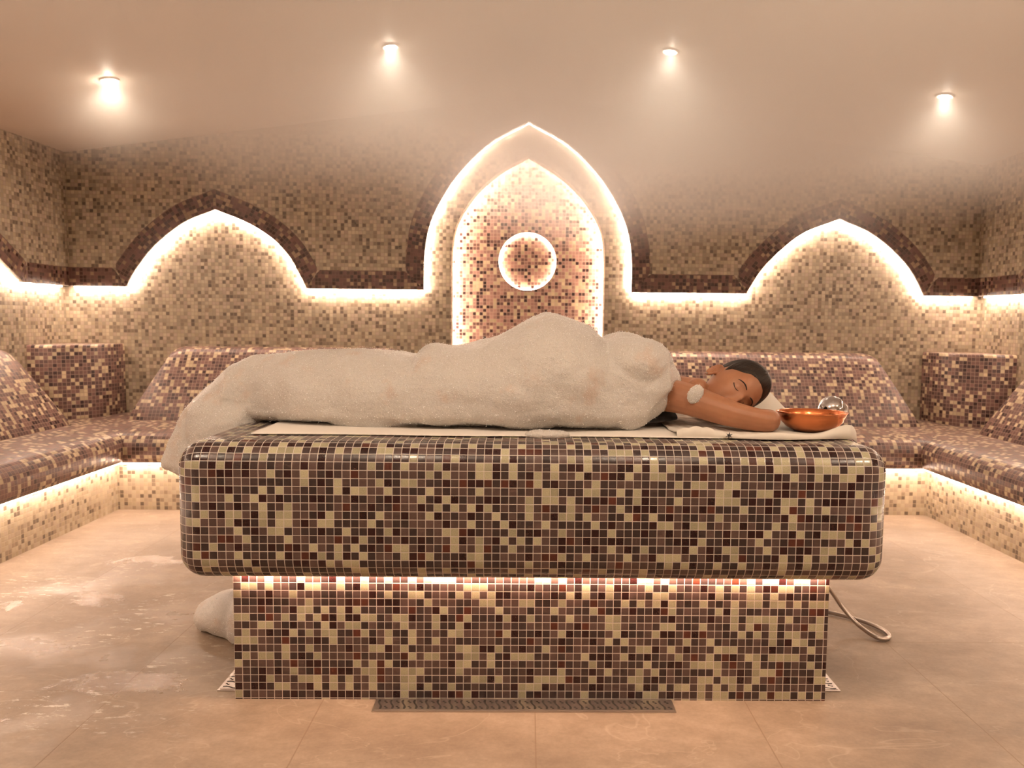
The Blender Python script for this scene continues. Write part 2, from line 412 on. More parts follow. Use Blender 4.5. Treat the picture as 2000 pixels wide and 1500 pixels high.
# ------------------------------------------------------------------ the room shell
YF, YL, YN, YR = 4.89, 4.95, 5.12, -1.6        # upper wall face, lower wall face, niche panel, wall behind the camera
XW, XL = 2.80, 2.86
LEDGE = 1.25
S(box('floor', -3.0, 3.0, YR-.1, 5.3, -.1, 0, M_floor))
ceil_prof = [(-2.8, 2.052), (-1.957, 2.165), (-1.34, 2.247), (-.75, 2.325), (-.4, 2.370), (-.2, 2.392), (0, 2.402), (.2, 2.392), (.4, 2.370), (.75, 2.325), (1.34, 2.247), (1.957, 2.165), (2.8, 2.052)]
S(prism('ceiling', [(-3.0, 2.025)] + ceil_prof[0:] + [(3.0, 2.025), (3.0, 2.7), (-3.0, 2.7)], 'y', YR-.1, 5.3, M_ceil))

L_arch = [(-2.455, LEDGE), (-2.403, 1.343), (-2.313, 1.462), (-2.224, 1.548), (-2.085, 1.648), (-1.905, 1.722), (-1.722, 1.650), (-1.566, 1.555), (-1.462, 1.450), (-1.402, 1.345), (-1.355, LEDGE)]
R_arch = [(1.355, LEDGE), (1.452, 1.405), (1.577, 1.532), (1.716, 1.634), (1.919, 1.714), (2.113, 1.633), (2.262, 1.525), (2.379, 1.401), (2.467, LEDGE)]
O_arch = [(-.636, LEDGE), (-.632, 1.458), (-.600, 1.644), (-.521, 1.815), (-.400, 1.986), (-.227, 2.150), (0, 2.275), (.240, 2.142), (.415, 1.975), (.535, 1.802), (.612, 1.624), (.640, 1.445), (.642, LEDGE)]
lp = arch(L_arch, 5); rp = arch(R_arch, 4); op_ = arch(O_arch, 6)
path = [(-2.8, LEDGE)] + lp + op_ + rp + [(2.8, LEDGE)]
S(prism('wall_back', [(-2.8, LEDGE)] + lp + op_ + rp + [(2.8, LEDGE), (3.0, LEDGE), (3.0, 2.5), (-3.0, 2.5), (-3.0, LEDGE)], 'y', YF, YL-.002, M_wall))
# lower wall with the pointed niche opening
I_arch = [(-.474, .5), (-.474, 1.2), (-.473, 1.465), (-.448, 1.640), (-.376, 1.780), (-.291, 1.884), (-.165, 1.991), (0, 2.082), (.150, 1.998), (.275, 1.900), (.372, 1.790), (.455, 1.640), (.481, 1.480), (.482, 1.2), (.482, .5)]
ip = arch(I_arch, 7)
ia = min(range(len(ip)), key=lambda i: -ip[i][1])
left = [(0, 0), (-3.0, 0), (-3.0, 2.5), (0, 2.5)] + [ip[k] for k in range(ia, -1, -1)] + [(0, .5)]
right = [(0, 0), (3.0, 0), (3.0, 2.5), (0, 2.5)] + [ip[k] for k in range(ia, len(ip))] + [(0, .5)]
S(prism('wall_back', left, 'y', YL, YL+.10, M_wall)); S(prism('wall_back', right, 'y', YL, YL+.10, M_wall))
# niche back panel with the round recess
CX, CZ, CR = -.001, 1.4495, .185
def ring_pts(r, n=64, c=(CX, CZ)): return [(c[0]+r*math.sin(2*PI*k/n), c[1]+r*math.cos(2*PI*k/n)) for k in range(n)]
rg = ring_pts(CR)
lh = [(CX, .3), (-.7, .3), (-.7, 2.3), (CX, 2.3)] + [rg[-k % 64] for k in range(0, 33)]
rh = [(CX, .3), (.7, .3), (.7, 2.3), (CX, 2.3)] + [rg[k] for k in range(0, 33)]
S(prism('wall_niche', lh, 'y', YN, YN+.035, M_panel)); S(prism('wall_niche', rh, 'y', YN, YN+.035, M_panel))
S(box('wall_niche', -.7, .7, YN+.036, YN+.07, .3, 2.3, M_panel))
# dark mosaic border along the ledge and arches
bw = lambda p, d: (p[0], YF-d, p[1])
KA = 1.5
for seg_, a_, b_ in (([(-2.8, LEDGE), lp[0]], None, KA), ([lp[-1], op_[0]], KA, 1), ([op_[-1], rp[0]], 1, KA), ([rp[-1], (2.8, LEDGE)], KA, None), (lp, KA, KA), (op_, 1, 1), (rp, KA, KA)):
    S(ribbon('trim_1', seg_, .004, .114, .003, bw, M_border, k0=a_, k1=b_))

# side walls with their own wide arch
side_half = [(4.45, LEDGE), (4.265, 1.366), (4.05, 1.50), (3.75, 1.63), (3.40, 1.72), (3.05, 1.63), (2.75, 1.50), (2.53, 1.366), (2.35, LEDGE)]
sp_ = arch(side_half, 4)
for sgn, nm, tn in ((-1, 'wall_left', 'trim_2'), (1, 'wall_right', 'trim_3')):
    o = prism(nm, [(5.1, LEDGE)] + sp_ + [(YR, LEDGE), (YR, 2.5), (5.1, 2.5)], 'x', sgn*XW, sgn*(XL-.002), M_wall); S(o)
    S(prism(nm, [(5.1, 0), (YR, 0), (YR, 2.5), (5.1, 2.5)], 'x', sgn*XL, sgn*(XL+.1), M_wall))
    for seg_, a_, b_ in (([(YR, LEDGE), (2.35, LEDGE)], None, 3), ([(4.45, LEDGE), (YF, LEDGE)], 3, None), (sp_[::-1], 3, 3)):
        S(ribbon(tn, seg_, .004, .114, .003, (lambda s: (lambda p, d: (s*(XW-d), p[0], p[1])))(sgn), M_border, k0=a_, k1=b_))
S(box('wall_front', -3.0, 3.0, YR-.1, YR, 0, 2.6, M_ceil))

# ------------------------------------------------------------------ hidden light strips
mW = emis('led wall', LED_COL, K_LED_WALL); mN = emis('led niche', LED_COL, K_LED_NICHE); mR = emis('led ring', LED_COL, K_LED_RING)
mB = emis('led bench', LED_COL, K_LED_BENCH); mS = emis('led slab', (1.0, .62, .42), K_LED_SLAB)
def strip_on(pth, y, m, name, label, off=-.004):
    q = offset_path(pth, off)
    return led(name, [(p[0], y, p[1]) for p in q], (0, .012, 0), m, label)
strip_on([(-2.79, LEDGE)] + lp + [(-.645, LEDGE)], 4.932, mW, 'led_strip', 'glowing warm strip along the left arch and ledge of the back wall')
strip_on(op_, 4.932, emis('led outer arch', LED_COL, 75), 'led_strip', 'glowing warm strip round the tall outer arch in the middle')
strip_on([(.65, LEDGE)] + rp + [(2.79, LEDGE)], 4.932, mW, 'led_strip', 'glowing warm strip along the right arch and ledge of the back wall')
q = offset_path(ip[2:-2], .014)
led('led_strip', [(p[0], 5.085, p[1]) for p in q], (0, .012, 0), mN, 'glowing warm strip inside the inner niche, lighting its dark panel')
led('led_strip', [(p[0], YN+.026, p[1]) for p in ring_pts(CR-.004) + [ring_pts(CR-.004)[0]]], (0, .010, 0), mR, 'glowing round ring of light in the niche panel')
for sgn, nm in ((-1, 'left'), (1, 'right')):
    q = offset_path(([(YF-.01, LEDGE)] + sp_ + [(1.0, LEDGE)])[::-1], -.004)
    led('led_strip', [(sgn*(XW+.042), p[0], p[1]) for p in q], (.012, 0, 0), mW, 'glowing warm strip along the ledge of the %s side wall' % nm)
RX, RY, RZ = 2.255, 4.336, .262                 # riser faces and its height
led('led_strip', [(-RX+.02, RY-.030, RZ+.002), (RX-.02, RY-.030, RZ+.002)], (0, .012, 0), mB, 'warm strip tucked under the back bench seat')
for sgn, nm in ((-1, 'left'), (1, 'right')):
    led('led_strip', [(sgn*(RX-.030), RY-.05, RZ+.002), (sgn*(RX-.030), .2, RZ+.002)], (.012, 0, 0), mB, 'warm strip tucked under the %s bench seat' % nm)
led('led_strip', [(-.80, 2.136, .3580), (.845, 2.136, .3580)], (0, .009, 0), mS, 'warm strip under the front overhang of the massage slab')

# ------------------------------------------------------------------ ceiling lamps
M_lampface = emis('lamp face', LAMP_COL, 130)
def ceil_z(x):
    xs = [p[0] for p in ceil_prof]; zs = [p[1] for p in ceil_prof]; return float(np.interp(x, xs, zs))
lamp_names = {0: 'leftmost', 1: 'second from left', 2: 'second from right', 3: 'rightmost'}
def downlight(x, y, power, label, src=None):
    z = ceil_z(x); sl = (ceil_z(x+.1)-ceil_z(x-.1))/.2
    if src is None:
        root = empty('ceiling_downlight', (x, y, z))
        lathe('bezel', [(.027, .003), (.029, -.005), (.036, -.008), (.043, -.006), (.045, .004)], M_white, root, 40)
        lathe('lamp_face', [(.0001, -.017), (.010, -.0155), (.018, -.012), (.024, -.006), (.0270, .001), (.0270, .004), (.0001, .004)], M_lampface, root, 40)
    else:
        root = src.copy(); C.objects.link(root); root.location = (x, y, z)
        for ch in src.children:
            if ch.type == 'MESH': c = ch.copy(); C.objects.link(c); c.parent = root
    root.rotation_euler = (0, -math.atan(sl), 0)
    props(root, label, 'ceiling lamp', 'ceiling downlights')
    glow, beam = power
    ld = bpy.data.lights.new('lamp_glow', 'POINT'); ld.energy = glow; ld.color = LAMP_COL; ld.shadow_soft_size = .012
    if beam:
        l2 = bpy.data.lights.new('lamp_beam', 'SPOT'); l2.energy = beam; l2.color = LAMP_COL; l2.spot_size = math.radians(150); l2.spot_blend = 1; l2.shadow_soft_size = .012
        o2 = bpy.data.objects.new('lamp_beam', l2); C.objects.link(o2); o2.location = (x, y, z-.024)
    lo = bpy.data.objects.new('lamp_beam', ld); C.objects.link(lo); lo.location = (x, y, z-.03)
    lo.name = 'lamp_glow'
    return root
d0 = downlight(-1.955, 3.80, K_SPOT_BACK, 'small round glowing ceiling lamp, leftmost of the four')
downlight(-.650, 3.80, K_SPOT_BACK, 'small round glowing ceiling lamp, second from the left', d0)
downlight(.660, 3.80, K_SPOT_BACK, 'small round glowing ceiling lamp, third from the left', d0)
downlight(1.985, 3.83, K_SPOT_BACK, 'small round glowing ceiling lamp, rightmost of the four', d0)
for k, x in enumerate((-1.955, -.65, .66, 1.985)):
    downlight(x, .9, K_SPOT_FRONT, 'round ceiling lamp of the front row, above the %s' % ('floor left of the slab', 'left half of the slab', 'right half of the slab', 'floor right of the slab')[k], d0)

# ------------------------------------------------------------------ heated bench round three walls
bench = empty('bench', (0, RY, 0), label='long tiled heated bench running round three walls with glowing foot', cat='bench')
def u_sweep(name, prof, m, y_end=-.9):
    V = []; F = []; U = []; n = len(prof); s = [0]
    for i in range(1, n): s.append(s[-1]+math.hypot(prof[i][0]-prof[i-1][0], prof[i][1]-prof[i-1][1]))
    faces = []; 
    def P(d, k):
        return [(-RX-d, y_end), (-RX-d, RY+d), (RX+d, RY+d), (RX+d, y_end)][k]
    for k in range(4):
        for (d, z) in prof:
            x, y = P(d, k); V.append((x, y, z))
    for k in range(3):
        for i in range(n-1):
            a, b, c, e = k*n+i, (k+1)*n+i, (k+1)*n+i+1, k*n+i+1
            F.append((a, b, c, e))
            for vi, j in ((a, i), (b, i), (c, i+1), (e, i+1)):
                v = V[vi]; U.append((v[0] if k == 1 else v[1]+k*3.3, s[j]))
    o = mobj(name, V, F, m, None, U); 
    return local(bench, o)
sp0 = [(.02, .271), (-.035, .271), (-.060, .275), (-.074, .288), (-.080, .31), (-.080, .355)]
for a in range(1, 7):
    th = a/6*PI/2*.93; sp0.append((-.080+.085*(1-math.cos(th)), .355+.085*math.sin(th)))
sp0 += [(.06, .452), (.16, .457), (.30, .462), (.45, .468), (.592, .472)]
o = u_sweep('seat', sp0, M_bench)
for p in o.data.polygons: p.use_smooth = True
mod = o.modifiers.new('edge', 'EDGE_SPLIT'); mod.split_angle = math.radians(40)
u_sweep('riser', [(.0, 0), (.0, .272)], M_riser)['label'] = 'pale beige mosaic foot of the bench'

def backrest(a0, a1, b0, b1, wall, frame):
    """a0..a1 extent at the top, b0..b1 at the bottom; frame(u, depth_from_wall, z) -> world"""
    prof = [(.33, .44), (.325, .47), (.28, .55), (.20, .69), (.115, .825), (.095, .852), (.075, .872), (.045, .884), (0, .888)]
    nv = len(prof); nu = 24; V = []; U = []; F = []; s = 0
    for i, (d, z) in enumerate(prof):
        if i: s += math.hypot(d-prof[i-1][0], z-prof[i-1][1])
        t = min(1, max(0, (z-.44)/(.888-.44)))
        lo = b0+(a0-b0)*t; hi = b1+(a1-b1)*t
        cr = .05; q = max(0, z-(.888-cr)); ins = cr-math.sqrt(max(0, cr*cr-q*q))
        lo += ins; hi -= ins
        for k in range(nu+1):
            f = k/nu; x = lo+(hi-lo)*f
            e = min(x-lo, hi-x); rr = .03; dd = d-(rr-math.sqrt(max(0, rr*rr-(rr-min(e, rr))**2)))*.6
            V.append(frame(x, max(0, dd), z)); U.append((x, s))
    for i in range(nv-1):
        for k in range(nu): a = i*(nu+1)+k; F.append((a, a+1, a+nu+2, a+nu+1))
    # end faces back to the wall
    for k in (0, nu):
        base = len(V)
        for i, (d, z) in enumerate(prof):
            v = V[i*(nu+1)+k]; V.append(frame(U[i*(nu+1)+k][0], 0, z)); U.append((U[i*(nu+1)+k][0]+d, z))
        for i in range(nv-1): F.append((i*(nu+1)+k, (i+1)*(nu+1)+k, base+i+1, base+i))
    o = mobj('backrest', V, F, M_bench, None, U, smooth=True)
    bm = bmesh.new(); bm.from_mesh(o.data); bmesh.ops.recalc_face_normals(bm, faces=bm.faces); bm.to_mesh(o.data); bm.free()
    mod = o.modifiers.new('edge', 'EDGE_SPLIT'); mod.split_angle = math.radians(50)
    return local(bench, o)
fb = lambda u, d, z: (u, YL-d, z)
backrest(-2.165, -.80, -2.36, -.72, YL, fb)['label'] = 'sloping backrest on the left of the back wall'
backrest(.68, 2.165, .60, 2.37, YL, fb)['label'] = 'sloping backrest on the right of the back wall'
backrest(2.75, 4.29, 2.6, 4.43, XL, lambda u, d, z: (-XL+d, u, z))['label'] = 'sloping backrest against the left side wall'
backrest(2.75, 4.24, 2.6, 4.38, XL, lambda u, d, z: (XL-d, u, z))['label'] = 'sloping backrest against the right side wall'

# corner pillars, a quarter-round each
for sgn, nm in ((-1, 'left'), (1, 'right')):
    root = empty('corner_pillar', (sgn*XL, YL, .45), label='low dark mosaic quarter-round pillar on the bench in the %s back corner' % nm, cat='pillar')
    n = 24; V = []; F = []; U = []; s = 0; a_, b_ = .355, .40
    zs = [.455, .88, .895, .899]; ins = [0, 0, .004, .014]
    for j, z in enumerate(zs):
        s = 0; prev = None
        for k in range(n+1):
            th = k/n*PI/2; x = (a_-ins[j])*math.sin(th); y = (b_-ins[j])*math.cos(th)
            if prev: s += math.hypot(x-prev[0], y-prev[1])
            prev = (x, y); V.append((sgn*(XL-x), YL-y, z)); U.append((s*sgn, z))
    for j in range(3):
        for k in range(n): a = j*(n+1)+k; F.append((a, a+1, a+n+2, a+n+1))
    o = mobj('shaft', V, F, M_bench, None, U, smooth=True); local(root, o)
    cp = prism('cap', [(sgn*XL, YL)] + [(sgn*(XL-(a_-.014)*math.sin(k/n*PI/2)), YL-(b_-.014)*math.cos(k/n*PI/2)) for k in range(n+1)], 'z', .880, .899, M_bench); local(root, cp)

# ------------------------------------------------------------------ massage slab
slab = empty('massage_slab', (.025, 2.5, 0), label='big mosaic covered massage slab on a narrower tiled plinth', cat='massage table')
SX0, SX1, SY0, SY1, SZ0, SZ1 = -.935, .985, 2.06, 2.95, .360, .735
def rounded_block(name, x0, x1, y0, y1, z0, z1, r, m):
    def prof(ins):
        pts = []; rr = max(r-ins, .004)
        # start at the top back, go over the top to the front, down, under
        ya, yb, za, zb = y0+ins, y1-ins, z0+ins, z1-ins
        for cy_, cz, t0, t1 in ((yb-rr, zb-rr, 0, 90), (ya+rr, zb-rr, 90, 180), (ya+rr, za+rr, 180, 270), (yb-rr, za+rr, 270, 360)):
            for k in range(9):
                th = math.radians(t0+(t1-t0)*k/8); pts.append((cy_+rr*math.cos(th), cz+rr*math.sin(th)))
        return pts
    st = []      # (x, inset, u)
    for k in range(9):
        th = PI/2*(1-k/8); st.append((x0+r-r*math.sin(th), r-r*math.cos(th), x0+r-r*th))
    for k in range(8, -1, -1):
        th = PI/2*(1-k/8); st.append((x1-r+r*math.sin(th), r-r*math.cos(th), x1-r+r*th))
    p0 = prof(0); n = len(p0); s = [0]
    for i in range(1, n+1): s.append(s[-1]+math.hypot(p0[i % n][0]-p0[i-1][0], p0[i % n][1]-p0[i-1][1]))
    # phase: a tile line falls on the top of the front face
    V = []; F = []; U = []
    for x, ins, u in st: V += [(x, p[0], p[1]) for p in prof(ins)]
    for j in range(len(st)-1):
        for i in range(n):
            a, b, c, d = j*n+i, j*n+(i+1) % n, (j+1)*n+(i+1) % n, (j+1)*n+i
            F.append((a, b, c, d)); U += [(st[j][2], s[i]), (st[j][2], s[i+1]), (st[j+1][2], s[i+1]), (st[j+1][2], s[i])]
    F.append(list(range(n))[::-1]); U += [(V[i][1], V[i][2]) for i in F[-1]]
    F.append([(len(st)-1)*n+i for i in range(n)]); U += [(V[i][1], V[i][2]) for i in F[-1]]
    o = mobj(name, V, F, m, None, U, smooth=True); return o
local(slab, rounded_block('slab_top', SX0, SX1, SY0, SY1, SZ0, SZ1, .070, M_slab))
bo = box('plinth', -.807, .854, 2.145, 2.80, 0, .362, M_base)
for d in bo.data.uv_layers[0].data: d.uv = (d.uv[0]+.807+.0, d.uv[1]-.004)
local(slab, bo)

# ------------------------------------------------------------------ floor drains
def drain(name, x0, x1, y0, y1, along, label, nslots):
    root = empty(name, ((x0+x1)/2, (y0+y1)/2, 0), label=label, cat='drain', group='floor drains round the plinth')
    fr = box('frame', x0, x1, y0, y1, -.001, .003, M_steel); local(root, fr)
    gr = box('grate', x0+.006, x1-.006, y0+.006, y1-.006, .0031, .0045, M_steel); local(root, gr)
    V = []; F = []
    L = (x1-x0) if along == 'x' else (y1-y0)
    W = (y1-y0) if along == 'x' else (x1-x0)
    for i in range(nslots):
        t = (i+1)/(nslots+1)*L
        kinds = [(-.36, .36)] if i % 2 == 0 else [(-.34, -.14), (.10, .30)]
        for q0, q1 in kinds:
            m_ = 6; idx = []
            for k in range(m_+1):
                q = q0+(q1-q0)*k/m_; c = -.006*math.sin((q-q0)/(q1-q0)*2*PI-PI)*.5 - q*.012; wd = .0016+.0012*math.sin(k/m_*PI)
                if abs(k-m_/2) > m_/2-1.2: wd += .0012
                for sg in (-1, 1):
                    a = t+c+sg*wd; b = (q+.5)*W
                    V.append((x0+a, y0+b, .0048) if along == 'x' else (x0+b, y0+a, .0048)); idx.append(len(V)-1)
            for k in range(m_): F.append((idx[2*k], idx[2*k+1], idx[2*k+3], idx[2*k+2]))
    o = mobj('slots', V, F, M_dark); local(root, o)
    return root
drain('floor_drain', -.412, .418, 2.072, 2.143, 'x', 'long steel grate drain along the front of the plinth', 50)
drain('floor_drain', -.875, -.810, 2.19, 2.75, 'y', 'steel grate drain on the floor at the left side of the plinth', 34)
drain('floor_drain', .857, .922, 2.20, 2.75, 'y', 'steel grate drain on the floor at the right side of the plinth', 34)

# ------------------------------------------------------------------ hose
hp = spline([(.90, 2.90, .012), (1.02, 2.86, .010), (1.10, 2.82, .010), (1.17, 2.765, .010), (1.222, 2.70, .010), (1.248, 2.63, .010), (1.235, 2.575, .010), (1.195, 2.572, .010), (1.155, 2.63, .030), (1.115, 2.67, .075), (1.070, 2.66, .135), (1.020, 2.64, .195), (.97, 2.63, .26), (.92, 2.63, .33), (.90, 2.63, .352)], 10)
tube('shower_hose', hp, .0072, M_hose)
props(bpy.data.objects['shower_hose'], 'thin grey metal hose looping on the floor right of the plinth', 'hose')

# ------------------------------------------------------------------ cloths on the slab
def grid_cloth(name, fn, nu, nv, m, parent=None, thick=.003):
    V = []; F = []
    for i in range(nu+1):
        for j in range(nv+1): V.append(fn(i/nu, j/nv))
    for i in range(nu):
        for j in range(nv): a = i*(nv+1)+j; F.append((a, a+nv+1, a+nv+2, a+1))
    U = [(v[0], v[1]) for v in V]
    o = mobj(name, V, F, m, parent, U, smooth=True)
    sd = o.modifiers.new('thickness', 'SOLIDIFY'); sd.thickness = thick; sd.offset = 1
    return o
def nz(x, y, z=0, s=1): return mnoise.noise(Vector((x*s, y*s, z)))
def slabtop(x, y):     # height of the slab surface
    r = .07; z = SZ1
    d = max(0, SY0+r-y, y-(SY1-r)); e = max(0, SX0+r-x, x-(SX1-r)); q = min(r*.98, math.hypot(d, e))
    return z-(r-math.sqrt(r*r-q*q))
def sheet_fn(u, v):
    x = -.775+u*1.36; yf = 2.215+.006*math.sin(x*9)+.02*max(0, -.6-x); y = yf+v*.60
    if v < .001: pass
    x += -.06*v*0
    z = slabtop(x, y)+.0025+.0025*max(0, nz(x, y, 3, 9))*(1 if v > .05 else .3)
    return (x-.0*v, y, z)
sh = grid_cloth('bed_sheet', sheet_fn, 150, 40, M_sheet)
props(sh, 'flat white sheet spread on the slab under the foam', 'sheet')
def sstep(a, b, x):
    t = min(1, max(0, (x-a)/(b-a))); return t*t*(3-2*t)
def towel_fn(u, v):
    x = .43+u*.535; y = 2.205+v*.60 + .018*math.sin(u*7+1)*(1-v)
    if u > .93: y += .05*(u-.93)/.07*(1-v)
    z = slabtop(x, y)+.0085-.0065*math.exp(-(((x-.862)/.085)**2+((y-2.352)/.085)**2)**2)
    edge = math.exp(-(v/.085)**2)
    z += edge*(.006+.022*math.exp(-((u-.93)/.13)**2)+.012*math.exp(-((u-.12)/.12)**2)+.004*math.sin(u*15))
    z += .007*max(0, nz(x, y, 5, 7))*(1-edge)*sstep(0, .2, v)*(1-math.exp(-(((x-.86)/.13)**2+((y-2.36)/.11)**2)**2))
    z += .095*math.exp(-(((x-.80)/.075)**2+((y-2.66)/.085)**2))
    z += .002*math.sin((x*3+y)*60)*math.exp(-(((x-.5)/.12)**2))
    if v < .001: z = slabtop(x, y)+.003
    return (x, y, z)
tw = grid_cloth('towel', towel_fn, 130, 90, M_towel, thick=.004)
props(tw, 'crumpled white towel under the arm and the copper bowl', 'towel')
# little embroidered mark on its front edge
ex, ez = .556, .752
def star(cx, cz, n, r0_, r1_, ph=0): return [(cx+(r0_ if k % 2 else r1_)*math.cos(PI*k/n+ph), cz+(r0_ if k % 2 else r1_)*math.sin(PI*k/n+ph)*.9) for k in range(2*n)]
for c_ in ((ex+.018, ez-.004, 6, .0035, .011, .4), ):
    em = prism('embroidery', star(*c_), 'y', 2.1995, 2.2015, M_ink)
    em.rotation_euler = (0, 0, 0); em['label'] = 'small dark embroidered flower mark'; em.parent = tw

# ------------------------------------------------------------------ copper bowl and chrome shower head
bowl = lathe('copper_bowl', [(.0001, .0), (.040, .0), (.052, .003), (.074, .016), (.089, .032), (.0965, .048), (.100, .059), (.1035, .0605), (.1045, .0625), (.1025, .0645), (.098, .0625), (.0935, .050), (.086, .035), (.071, .019), (.050, .006), (.038, .003), (.0001, .003)], M_copper, None, 120)
bowl.scale = (1, 1, .95); bowl.location = (.862, 2.352, .7412); bowl.rotation_euler = (math.radians(-1.0), 0, 0)
props(bowl, 'shiny hammered copper bowl on the towel by the elbow', 'bowl')
sroot = empty('hand_shower', (.995, 2.55, .7285), label='round polished chrome shower head lying behind the copper bowl', cat='shower head')
R_ = .0455
prof = [(R_*math.sin(t)+1e-4, R_*.92*math.cos(t)) for t in np.linspace(0, PI*.72, 26)]
hd = lathe('head', prof, M_chrome, sroot, 64)
hd2 = lathe('spray_face', [(prof[-1][0]*1.0, prof[-1][1]), (.040, prof[-1][1]-.002), (.040, prof[-1][1]-.008), (.034, prof[-1][1]-.010), (.0001, prof[-1][1]-.013)], M_steel, sroot, 64)
for h in (hd, hd2):
    h.location = (.002, 0, .058); h.rotation_euler = (math.radians(15), math.radians(-62), 0)
hn = tube('handle', [(.0, .035, .050), (-.02, .09, .035), (-.05, .16, .014), (-.06, .20, .012)], .011, M_chrome, sroot)

# ------------------------------------------------------------------ woman: one continuous body
hc = Vector((.640, 2.43, .858))                      # head centre
er = Vector((-.45, -.15, .88)).normalized(); ef = Vector((.10, -.97, -.12)); ef = (ef-er*ef.dot(er)).normalized(); eu = er.cross(ef)
HM = Matrix((er, ef, eu)).transposed().to_4x4(); HM.translation = hc
def g2(x, z, cx, cz, sx, sz): return math.exp(-((x-cx)/sx)**2-((z-cz)/sz)**2)
def head_pt(th, ph, grow=0):
    """th from crown 0 to chin PI, ph azimuth with 0 = face"""
    dx, dy, dz = math.sin(th)*math.sin(ph), math.sin(th)*math.cos(ph), math.cos(th)
    a, b, c = .0735, .094, .113
    x, y, z = a*dx, b*dy, c*dz
    if z < 0:
        k = (-z/c)
        x *= 1-.30*k**1.6; 
        if y < 0: y *= 1-.45*k; z *= 1-.30*min(1, -dy)*k
        else: y = y*(1-.10*k)+.004*k
    if y > 0:
        fr = min(1, dy*1.15)**2
        ax = abs(x)
        d = 0
        d += .020*g2(x, z, 0, -.044, .0105, .013)+.012*g2(x, z, 0, -.026, .0085, .020)+.004*g2(x, z, 0, -.006, .008, .014)
        d += .007*(g2(ax, z, .0105, -.048, .006, .007))
        d += -.0085*g2(ax, z, .030, -.002, .016, .013)+.0062*g2(ax, z, .031, -.003, .0105, .0085)
        d += .0035*g2(ax, z, .026, .019, .018, .007)-.004*g2(x, z, 0, -.002, .010, .008)
        d += .004*g2(ax, z, .043, -.034, .020, .018)
        d += .0055*g2(x, z, 0, -.0665, .017, .0045)+.0065*g2(x, z, 0, -.0785, .014, .0050)-.003*g2(x, z, 0, -.0722, .020, .0022)
        d += .0085*g2(x, z, 0, -.102, .018, .014)-.003*g2(x, z, 0, -.088, .016, .005)
        y += d*fr
        y *= 1-.10*max(0, dz)**2*0
    v = Vector((x, y, z))
    if grow: v += Vector((dx/a, dy/b, dz/c)).normalized()*grow
    return v
def head_mesh():
    nt_, nph = 150, 200; V = []; F = []
    for i in range(nt_+1):
        th = PI*min(max(i/nt_, .0005), .9995)
        for j in range(nph): V.append(HM @ head_pt(th, 2*PI*j/nph))
    for i in range(nt_):
        for j in range(nph): F.append((i*nph+j, i*nph+(j+1) % nph, (i+1)*nph+(j+1) % nph, (i+1)*nph+j))
    return V, F
def ear_mesh(side):
    V = []; F = []; nr, nt_ = 12, 40
    for lay in (1, -1):
        for i in range(nr+1):
            r = i/nr
            for j in range(nt_):
                t = 2*PI*j/nt_; ex_ = .0195*r*math.cos(t)*(1-.25*math.sin(t)*-1 if math.sin(t) < 0 else 1); ez_ = .031*r*math.sin(t)
                if lay == 1:
                    h = .004+.0045*math.exp(-((r-.86)/.13)**2)*(1 if t > .2 and t < 4.2 or t > 6 else .35)-.004*math.exp(-((r-.45)/.22)**2)+.003*math.exp(-((ex_+.001)/.003)**2-((ez_-.010)/.010)**2)
                    if r > .97: h *= .4
                else: h = -.005*(1-r*r)
                # x = outward, y = forward(-back), z up
                V.append((h, ex_, ez_))
    for lay in (0, 1):
        o_ = lay*(nr+1)*nt_
        for i in range(nr):
            for j in range(nt_):
                q = (o_+i*nt_+j, o_+i*nt_+(j+1) % nt_, o_+(i+1)*nt_+(j+1) % nt_, o_+(i+1)*nt_+j); F.append(q if lay == 0 else q[::-1])
    for j in range(nt_): F.append((nr*nt_+j, nr*nt_+(j+1) % nt_, (nr+1)*nt_+nr*nt_+(j+1) % nt_, (nr+1)*nt_+nr*nt_+j))
    E = Matrix.Rotation(math.radians(16), 4, 'Z') @ Matrix.Rotation(math.radians(-8), 4, 'X')
    out = []
    for v in V:
        p = E @ Vector(v); p = Vector((p.x+.0785, p.y-.012, p.z-.024)); 
        if side < 0: p.x = -p.x
        out.append(HM @ p)
    return out, F
def skinned(nodes, edges, root, sub=2):
    me = bpy.data.meshes.new('tmp'); me.from_pydata([n[0] for n in nodes], edges, []); o = bpy.data.objects.new('tmp', me); C.objects.link(o)
    m = o.modifiers.new('s', 'SKIN'); m.use_smooth_shade = True; m.branch_smoothing = .4
    for i, n in enumerate(nodes):
        sv = me.skin_vertices[0].data[i]; r = n[1]; sv.radius = (r, r) if not isinstance(r, tuple) else r; sv.use_root = (i == root)
    o.modifiers.new('u', 'SUBSURF').levels = sub; 
    dg = bpy.context.evaluated_depsgraph_get(); ev = o.evaluated_get(dg); e = ev.to_mesh()
    V = [v.co.copy() for v in e.vertices]; F = [tuple(p.vertices) for p in e.polygons]; ev.to_mesh_clear()
    bpy.data.objects.remove(o); return V, F
def ellip_chain(sts, seg=28):
    """closed loft through elliptical stations (centre, axis a, axis b)"""
    V = []; F = []
    for c, a, b in sts:
        for k in range(seg):
            t = 2*PI*k/seg; V.append(Vector(c)+Vector(a)*math.cos(t)+Vector(b)*math.sin(t))
    for i in range(len(sts)-1):
        for k in range(seg): F.append((i*seg+k, i*seg+(k+1) % seg, (i+1)*seg+(k+1) % seg, (i+1)*seg+k))
    F.append(list(range(seg))[::-1]); F.append([(len(sts)-1)*seg+k for k in range(seg)])
    return V, F
parts = [head_mesh(), ear_mesh(1), ear_mesh(-1)]
BY = 2.555
